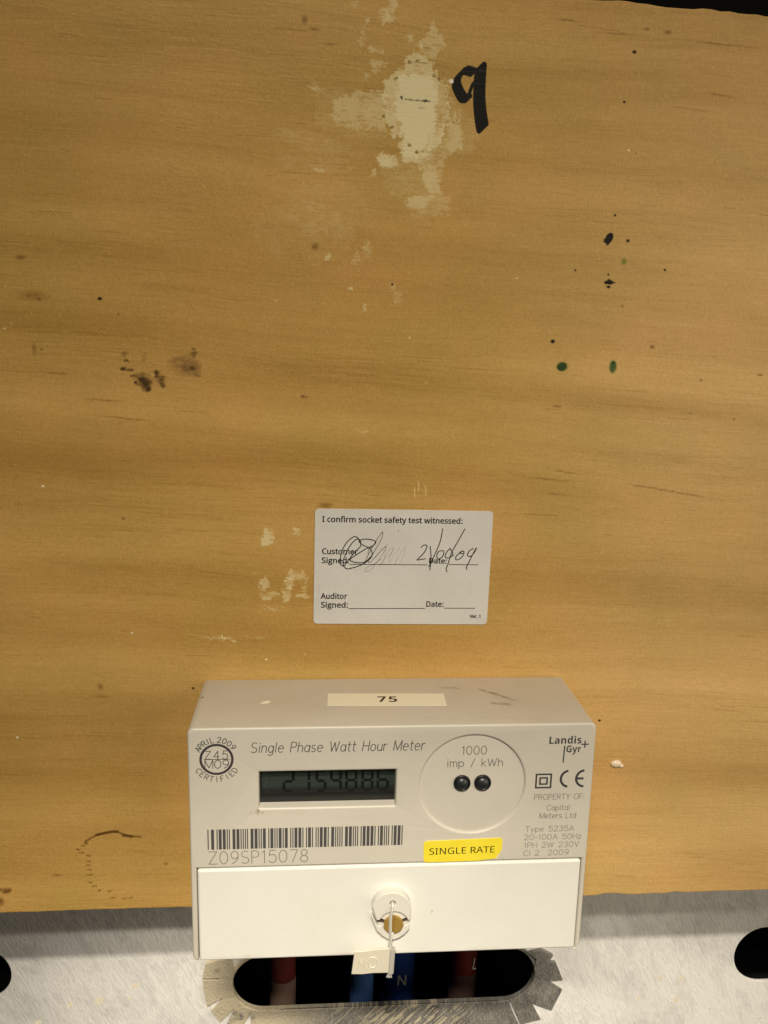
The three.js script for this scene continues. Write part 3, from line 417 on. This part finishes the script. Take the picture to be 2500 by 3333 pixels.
{ // yellow rate sticker
  const cv = canvas(768, 240), c = cv.getContext('2d'), x0 = 10.1, x1 = 36.2, y0 = -48.4, y1 = -40;
  c.fillStyle = '#efdc3c'; c.fillRect(0, 0, 768, 240); for (let k = 0; k < 60; k++) { c.fillStyle = 'rgba(246,226,80,.12)'; const q = rng(k); c.beginPath(); c.ellipse(768 * q(), 240 * q(), 90, 30, 0, 0, 7); c.fill(); }
  const K = 768 / (x1 - x0); c.fillStyle = '#1a1a12'; c.font = 92 + 'px sans-serif'; c.save(); c.translate((11.9 - x0) * K, (y1 + 45.45) * K); c.rotate(-.012); c.scale((22.0 * K) / c.measureText('SINGLE RATE').width, 1); c.fillText('SINGLE RATE', 0, 0); c.restore();
  const s = new THREE.Shape(); s.moveTo(11.6, -48.4); s.lineTo(28, -48.3); s.lineTo(34.2, -47.6); s.lineTo(34.8, -46.2); s.lineTo(35.6, -45.6); s.lineTo(36.1, -44); s.lineTo(36.2, -41.3); s.quadraticCurveTo(36.1, -40.1, 34.9, -40.1); s.lineTo(11.4, -40.6); s.quadraticCurveTo(10.1, -40.7, 10.1, -41.9); s.lineTo(10.2, -47); s.quadraticCurveTo(10.3, -48.4, 11.6, -48.4);
  part('rate_sticker', planar(slab(s, D + .01, D + .16, .04, 8, 1), x0, y0, x1 - x0, y1 - y0), mat({ map: texture(cv), roughness: .35 }), meter, 'yellow sticker reading SINGLE RATE');
}
{ // screw housing on the cover
  const cz = D + .2, C = [.6, -68.7], ring = (rad, a0, a1, n = 20) => Array.from({ length: n + 1 }, (_, i) => { const a = (a0 + (a1 - a0) * i / n) * Math.PI / 180; return [C[0] + rad * Math.cos(a), C[1] + rad * Math.sin(a)]; });
  const up = [[6.15, -62.2]]; for (let a = 10; a <= 166; a += 6) up.push([-.2 + 6.45 * Math.cos(a * Math.PI / 180), -63 + 6.4 * Math.sin(a * Math.PI / 180)]);
  up.push([-6.55, -61.6], [-5.0, -66.6]); up.push(...ring(5.0, 157, 20)); up.push([6, -66.9]);
  const us = shapeOf(up), hole = new THREE.Path(); hole.absarc(.15, -60.6, .95, 0, Math.PI * 2); us.holes.push(hole);
  const low = [[5.95, -69.2], [5.95, -71.2], [4.6, -72.9], [2.8, -74.3], [1, -75], [-1.2, -74.7], [-3.1, -73.3], [-4.8, -71.4], [-6.75, -66.1], [-6.25, -65.6], [-4.9, -68.9], [-4.3, -69.6], ...ring(3.75, 196, 344)];
  const floor = slab(shapeOf([...ring(5.3, 26, 154), ...ring(3, 154, 26)]), cz - .2, 41, .1, 4, 1), floor2 = slab(shapeOf([...ring(4.2, 200, 340), ...ring(2.8, 340, 200)]), cz - .2, 40, .1, 4, 1), shadeDisc = moved(new THREE.CylinderGeometry(5.3, 5.3, .3, 40).rotateX(Math.PI / 2), .5, -68.6, cz + .25);
  const b = part('screw_housing', joined([slab(us, cz - .3, 42, .35, 24, 3), slab(shapeOf(low), cz - .3, 40.9, .3, 12, 3), floor, floor2]), whiteMat, meter, 'white plastic screw housing on the terminal cover');
  part('slot_shade', shadeDisc, mat({ color: 0x4a4034, roughness: .8 }), b);  // dark disc puts the shade of the side gaps into colour
  const half = (a0) => { const q = []; for (let i = 0; i <= 24; i++) { const a = (a0 + 180 * i / 24) * Math.PI / 180; q.push([3.2 * Math.cos(a), 3.2 * Math.sin(a)]); } return q; };
  const hs = (side) => { const q = half(side > 0 ? -90 : 90); const k = q.filter(([x]) => x * side > .36); const e = Math.sqrt(3.2 * 3.2 - .36 * .36); return side > 0 ? [[.36, -e], ...k, [.36, e]] : [[-.36, e], ...k, [-.36, -e]]; };
  const head = joined([slab(shapeOf(hs(1)), 0, 1.3, .18, 4, 2), slab(shapeOf(hs(-1)), 0, 1.3, .18, 4, 2), moved(new THREE.CylinderGeometry(3.1, 3.1, 2.6, 32).rotateX(Math.PI / 2), 0, 0, -.9)]);
  head.rotateZ(-.06); moved(head, C[0], C[1], 40.6);
  part('screw', head, mat({ color: 0xb8974e, metalness: .4, roughness: .36 }), b, 'brass slotted screw');
}

// ---------------------------------------------------------------- wire seal hanging from the screw housing
{
  const t = thing('wire_seal', 'twisted steel seal wire with a crimped metal tag hanging from the screw housing', 'seal', [0, -59.5, 42]);
  const steel = mat({ color: 0xe2dfd8, metalness: .45, roughness: .3 }), lead = mat({ color: 0xd0c8b8, metalness: .55, roughness: .42 });
  const path = new THREE.CatmullRomCurve3([[.15, -60.5, 40.5], [.1, -60.3, 42.4], [-.25, -61.9, 43], [-.6, -64.8, 43.2], [-.62, -67.9, 43.2], [-.5, -71, 43.2], [-.45, -73.3, 43.2], [-.75, -75.4, 43.2], [-.5, -77.5, 43.2]].map((p) => new THREE.Vector3(...p)));
  const strands = [];
  for (let k = 0; k < 4; k++) {
    const pts = []; for (let i = 0; i <= 90; i++) { const u = i / 90, p = path.getPointAt(u), a = u * 6.5 * Math.PI * 2 + k * Math.PI / 2; pts.push(new THREE.Vector3(p.x + .3 * Math.cos(a), p.y, p.z + .3 * Math.sin(a))); }
    strands.push(new THREE.TubeGeometry(new THREE.CatmullRomCurve3(pts), 160, .24, 7));
  }
  const r = rng(3);
  for (let k = 0; k < 6; k++) strands.push(new THREE.TubeGeometry(new THREE.LineCurve3(new THREE.Vector3(-.2 + (r() - .5) * 1, -84, 43.2 + (r() - .5) * .8), new THREE.Vector3(-1.4 + k * .32 + (r() - .5) * .3, -87 - r() * .6, 43.1 + (r() - .5) * .8)), 4, .17, 7));
  part('wire', joined(strands), steel, t);
  // tag: a soft metal strip rolled round the wire
  const tube = moved(new THREE.CylinderGeometry(1.02, 1.02, 9.3, 28, 1, true), 0, 0, 0), inner = new THREE.CylinderGeometry(.8, .8, 9.3, 28, 1, true); const lip = new THREE.RingGeometry(.8, 1.02, 28).rotateX(Math.PI / 2).translate(0, -4.65, 0), lip2 = new THREE.RingGeometry(.8, 1.02, 28).rotateX(-Math.PI / 2).translate(0, 4.65, 0);
  const roll = joined([tube, inner, lip, lip2]); roll.rotateZ(-.04); moved(roll, .05, -80.7, 43.2);
  const flag = slab(shapeOf([[-12.1, -76.75], [-9, -76.6], [-5, -76.1], [-.6, -75.9], [-.9, -85], [-6, -84.9], [-9.5, -85.2], [-13, -85]]), 43.1, 43.75, .14, 4, 2);
  const fold = slab(shapeOf([[-4.4, -84.6], [-.6, -84.2], [-.8, -85.6], [-3.6, -85.4]]), 42.6, 43, .1, 4, 1);
  const letters = [], bar = (pts) => { for (let i = 0; i + 1 < pts.length; i++) letters.push(new THREE.TubeGeometry(new THREE.LineCurve3(new THREE.Vector3(pts[i][0], pts[i][1], 43.74), new THREE.Vector3(pts[i + 1][0], pts[i + 1][1], 43.74)), 1, .2, 8)); };
  bar([[-10.9, -83], [-10.5, -79.2], [-9.7, -81.9], [-8.9, -79.1], [-8.8, -82.9]]); bar(Array.from({ length: 17 }, (_, i) => [-6.1 + 1.45 * Math.cos(i * Math.PI / 8), -80.9 + 2.05 * Math.sin(i * Math.PI / 8)]));
  const tagTex = (() => { const n = 256, cv = canvas(n, n), c = cv.getContext('2d'); c.fillStyle = '#808080'; c.fillRect(0, 0, n, n); const q = rng(12); for (let k = 0; k < 420; k++) { const v = 60 + Math.round(160 * q()); c.strokeStyle = 'rgba(' + v + ',' + v + ',' + v + ',.5)'; c.lineWidth = 1 + 2 * q(); const x = n * q(), y = n * q(); c.beginPath(); c.moveTo(x, y); c.lineTo(x + 8 * (q() - .5), y + 30 + 60 * q()); c.stroke(); } return texture(cv, false); })();
  const tm = mat({ color: 0xe6dfd0, metalness: .2, roughness: .42, bumpMap: tagTex, bumpScale: .0002, side: THREE.DoubleSide });
  part('tag', planar(joined([flag, fold]), -13, -85.5, 13, 10), tm, t, 'flattened metal tag stamped M O');
  part('crimp', roll, mat({ color: 0xe4e0d8, metalness: .45, roughness: .28, side: THREE.DoubleSide }), t);
  part('stamped_letters', joined(letters), mat({ color: 0xeee8da, metalness: .3, roughness: .35 }), t.children[1]);
}

// ---------------------------------------------------------------- metal panel with cable slots
const PZ = -60;
const P = { x0: -200, y0: -225, s: 4.8, w: 2048, h: 816 };
function panelTextures() {
  const cv = canvas(P.w, P.h), c = cv.getContext('2d'), img = c.createImageData(P.w, P.h), d = img.data;
  const hv = canvas(P.w, P.h), hc = hv.getContext('2d'), him = hc.createImageData(P.w, P.h), hd = him.data;
  for (let j = 0, i = 0; j < P.h; j++) for (let k = 0; k < P.w; k++, i += 4) {
    const x = P.x0 + k / P.s, y = P.y0 + (P.h - j) / P.s;
    const u = x + .35 * y, cloud = fbm(x * .03, y * .03 + 9, 4), fibre = noise(u * 1.6, y * .42), f2 = noise(u * 3.3 + 7, y * .9), big = fbm(x * .012 + 3, y * .02, 2);
    const worn = step(.5, .72, cloud) * step(.4, .8, fibre), rub = step(.54, .66, fbm(u * .22 + 31, y * .11, 4)) * (.3 + .9 * f2);
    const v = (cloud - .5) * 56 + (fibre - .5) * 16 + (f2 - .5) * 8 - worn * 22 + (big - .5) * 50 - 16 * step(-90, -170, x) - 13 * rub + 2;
    d[i] = 240 + v; d[i + 1] = 239 + v; d[i + 2] = 240 + v; d[i + 3] = 255;
    const h = .5 + .5 * (fibre - .5) + .25 * (f2 - .5) + .3 * (cloud - .5); hd[i] = hd[i + 1] = hd[i + 2] = clamp(h) * 255; hd[i + 3] = 255;
  }
  c.putImageData(img, 0, 0); hc.putImageData(him, 0, 0);
  for (const q of [c, hc]) q.setTransform(P.s, 0, 0, -P.s, -P.x0 * P.s, P.h + P.y0 * P.s);
  const r = rng(19);
  for (let n = 0; n < 260; n++) { const x = -190 + r() * 400, y = -215 + r() * 130, s = .15 + .9 * r() * r() * r(); if (Math.abs(x) < 75 && r() < .7) continue; c.fillStyle = 'rgba(246,240,226,' + (.3 + .6 * r()).toFixed(2) + ')'; ell(c, x, y, s * 1.3, s, r() * 3); hc.fillStyle = 'rgba(255,255,255,.7)'; ell(hc, x, y, s * 1.3, s, r() * 3); }
  for (let n = 0; n < 90; n++) { const x = -190 + r() * 400, y = -215 + r() * 130; c.strokeStyle = 'rgba(70,64,54,' + (.2 + .4 * r()).toFixed(2) + ')'; c.lineWidth = .25; c.beginPath(); c.moveTo(x, y); c.lineTo(x + .5 * (r() - .3), y + 1.2 * r()); c.stroke(); }
  c.fillStyle = 'rgba(250,240,220,.9)'; for (const [x, y, a, b] of [[-124, -182.5, 2.2, 1.8], [-137, -184, 1.6, 1.2], [-152, -193, 1.9, 1.2], [-107, -175, 1.7, 1.2], [-110, -182, .9, .7], [153, -183, 1.4, 1.2], [143, -181.5, 1.3, 1.2], [192, -150, 1, 1], [181, -175, 1.8, 1.4], [152, -195, 1.2, 1.6], [133, -193, 1, .9], [-99, -141, .9, .8], [-129, -140.5, .9, .6], [98, -146, .9, 1.7]]) ell(c, x, y, a, b, .6);
  return { color: texture(cv), bump: texture(hv, false) };
}
const panel = thing('metal_panel', 'white painted metal panel below the board with oval cable slots and dark cut tape edging', 'panel', [0, -225, PZ]);
{
  const px = panelTextures(), s = shapeOf([[-400, -430], [400, -430], [400, -40], [-400, -40]]);
  const slot = (x0, x1, y, r) => { const p = new THREE.Path(); p.moveTo(x0 + r, y - r); p.lineTo(x1 - r, y - r); p.absarc(x1 - r, y, r, -Math.PI / 2, Math.PI / 2); p.lineTo(x0 + r, y + r); p.absarc(x0 + r, y, r, Math.PI / 2, Math.PI * 1.5); return p; };
  const ring = (e) => { const p = new THREE.Shape(), x0 = -62.8 - e, x1 = 79.7 + e, q = 14.6 + e, y = -176; p.moveTo(x0 + q, y - q); p.lineTo(x1 - q, y - q); p.absarc(x1 - q, y, q, -Math.PI / 2, Math.PI / 2); p.lineTo(x0 + q, y + q); p.absarc(x0 + q, y, q, Math.PI / 2, Math.PI * 1.5); return p; };
  s.holes.push(slot(-63.2, 80.1, -176, 15), slot(-300, -162.2, -166.4, 13), slot(179, 310, -171, 15));
  part('sheet', planar(slab(s, PZ - 1.6, PZ, .3, 40, 2), P.x0, P.y0, P.w / P.s, P.h / P.s), mat({ map: px.color, bumpMap: px.bump, bumpScale: .00022, roughness: .5 }), panel);
  // tape folded over the slot's edge, cut into tabs
  const T = { x0: -80, y0: -214, w: 180, h: 55 }, cv = canvas(1800, 550), c = cv.getContext('2d'), img = c.createImageData(1800, 550), d = img.data;
  for (let j = 0, i = 0; j < 550; j++) for (let k = 0; k < 1800; k++, i += 4) {
    const x = T.x0 + k / 10, y = T.y0 + (550 - j) / 10, fib = noise(x * 3.4 + y * .5, y * .8), cl = fbm(x * .13, y * .13, 3), st = noise((x - y) * 1.3 + 3, (x + y) * .16), over = step(-8, -50, x) * step(.2, .5, cl + .14) ;
    const sweep = step(.56, .74, st) * step(-30, 0, x) * step(64, 30, x);
    let v = 136 + (fib - .5) * 46 + (cl - .5) * 44; const cream = clamp(over * .95 + sweep * .8);
    d[i] = v + 3 + (228 - v) * cream; d[i + 1] = v + (219 - v) * cream; d[i + 2] = v - 3 + (196 - v) * cream; d[i + 3] = 255;
  }
  c.putImageData(img, 0, 0);
  const tape = mat({ map: texture(cv), roughness: .5, metalness: .12, bumpMap: px.bump, bumpScale: .0004 });
  const edge = ring(1.5); edge.holes.push(slot(-62.8, 79.7, -176, 14.6)); part('tape_edging', planar(slab(edge, PZ - 2.2, PZ + .92, .3, 40, 3), T.x0, T.y0, T.w, T.h), tape, panel);
  const tabs = [
    [[-76.5, -171.1], [-75, -163.5], [-63.2, -160], [-61.8, -168], [-62.9, -171.4], [-68.4, -171]],
    [[-76.4, -172.5], [-70.1, -172.7], [-68.4, -171.8], [-62.9, -171.8], [-62.9, -175.4], [-61.6, -181.6], [-67.4, -182.4], [-74.8, -186.7], [-76.1, -178]],
    [[-66.9, -182.4], [-61.5, -181.9], [-59.3, -186], [-57.9, -187.5], [-62.5, -189.1], [-69, -196], [-73, -189.8]],
    [[-62.2, -189.1], [-57.7, -187.7], [-53.6, -190], [-55.1, -192.6], [-59.2, -199], [-63.8, -205.3], [-67.8, -201.8]],
    [[-53.4, -190.2], [-40.8, -190.6], [-16.6, -190.6], [-16.6, -210], [-54.4, -210], [-54.8, -192.7]],
    [[-16.4, -190.6], [21.3, -190.6], [41.4, -190.6], [63, -190.6], [68.7, -191.6], [70, -195.9], [73.9, -204.5], [71.7, -210], [-16.4, -210]],
    [[76.2, -188.2], [79.4, -192.2], [84.5, -201.8], [74.6, -204.2], [70.4, -194.4], [69.2, -191.6]],
    [[80.2, -176.9], [86.9, -180.4], [94, -185.5], [89.4, -196.9], [79.3, -192.3], [75.9, -187.8], [79.2, -180.3]],
    [[79.9, -168.2], [89.7, -169.9], [93.8, -179.5], [86.9, -180], [80, -176.5], [79.4, -172.5]],
    [[76, -164], [82.4, -162.5], [88, -165.6], [85.9, -169.6], [80.9, -168.1], [78.3, -166]],
  ];
  tabs.forEach((q, i) => part('tape_tab', planar(slab(shapeOf(q), PZ + .05 + .11 * (i % 2), PZ + [2.2, 1.5, 1.0, 1.2, .9, .9, 1.1, 1.3, 1.8, 2.2][i], .15, 4, 2), T.x0, T.y0, T.w, T.h), tape, panel));
}

// ---------------------------------------------------------------- cables in the slot
function cable(name, label, x, x2, r, z, mats, split, mark) {
  const t = thing(name, label, 'cable', [x2, -300, z], 'cables running down behind the slotted panel');
  const run = (y0, y1, rad) => { const f = (y) => x + (x2 - x) * (-60 - y) / 240; return new THREE.TubeGeometry(new THREE.CatmullRomCurve3([[f(y0), y0, z], [f((y0 + y1) / 2), (y0 + y1) / 2, z], [f(y1), y1, z]].map((p) => new THREE.Vector3(...p))), 24, rad, 28); };
  part('insulation', run(-60, split, r * (mats.length > 1 ? .97 : 1)), mats[0], t);
  if (mats.length > 1) part('sheath', run(split - .0, -300, r), mats[1], t);
  if (mark) { const g = new TextGeometry(mark.ch, { font: mark.font, size: mark.h, depth: .25, curveSegments: 4, bevelEnabled: false }); g.scale(mark.sx ?? 1, 1, 1); g.rotateZ(mark.rot ?? 0); moved(g, mark.x, mark.y, z + r - .1 + (mark.dz ?? 0)); part('letter_mark', g, mat({ color: 0xd8d8d2, roughness: .6 }), t); }
  return t;
}
const thinFont = await new FontLoader().loadAsync('fonts/droid/droid_sans_regular.typeface.json');
const rub = (hex) => mat({ color: hex, roughness: .45 });
cable('red_cable', 'red cable with brownish sheath seen at the left of the slot', -40.2, -40.6, 6.4, -77, [rub(0x65241d), rub(0x826a60)], -186.5);
cable('blue_cable', 'plain blue cable left of the one marked N, behind the metal tag', -2.3, -1.3, 5.9, -77, [rub(0x38598f)], -300);
cable('blue_cable', 'thick dark blue cable marked with a white N', 18.6, 19.4, 9.2, -104, [rub(0x22438c)], -300, { ch: 'N', font: thinFont, h: 6, x: 17.5, y: -210.7, dz: .25 });
cable('red_cable', 'red cable marked with a white L at the right of the slot', 53.6, 47.6, 6.8, -84, [rub(0x64241e), rub(0x5a443e)], -192, { ch: 'L', font: thinFont, h: 6.4, x: 53.4, y: -188.5, sx: .55, rot: -.1, dz: -.9 });

renderer.render(scene, camera);
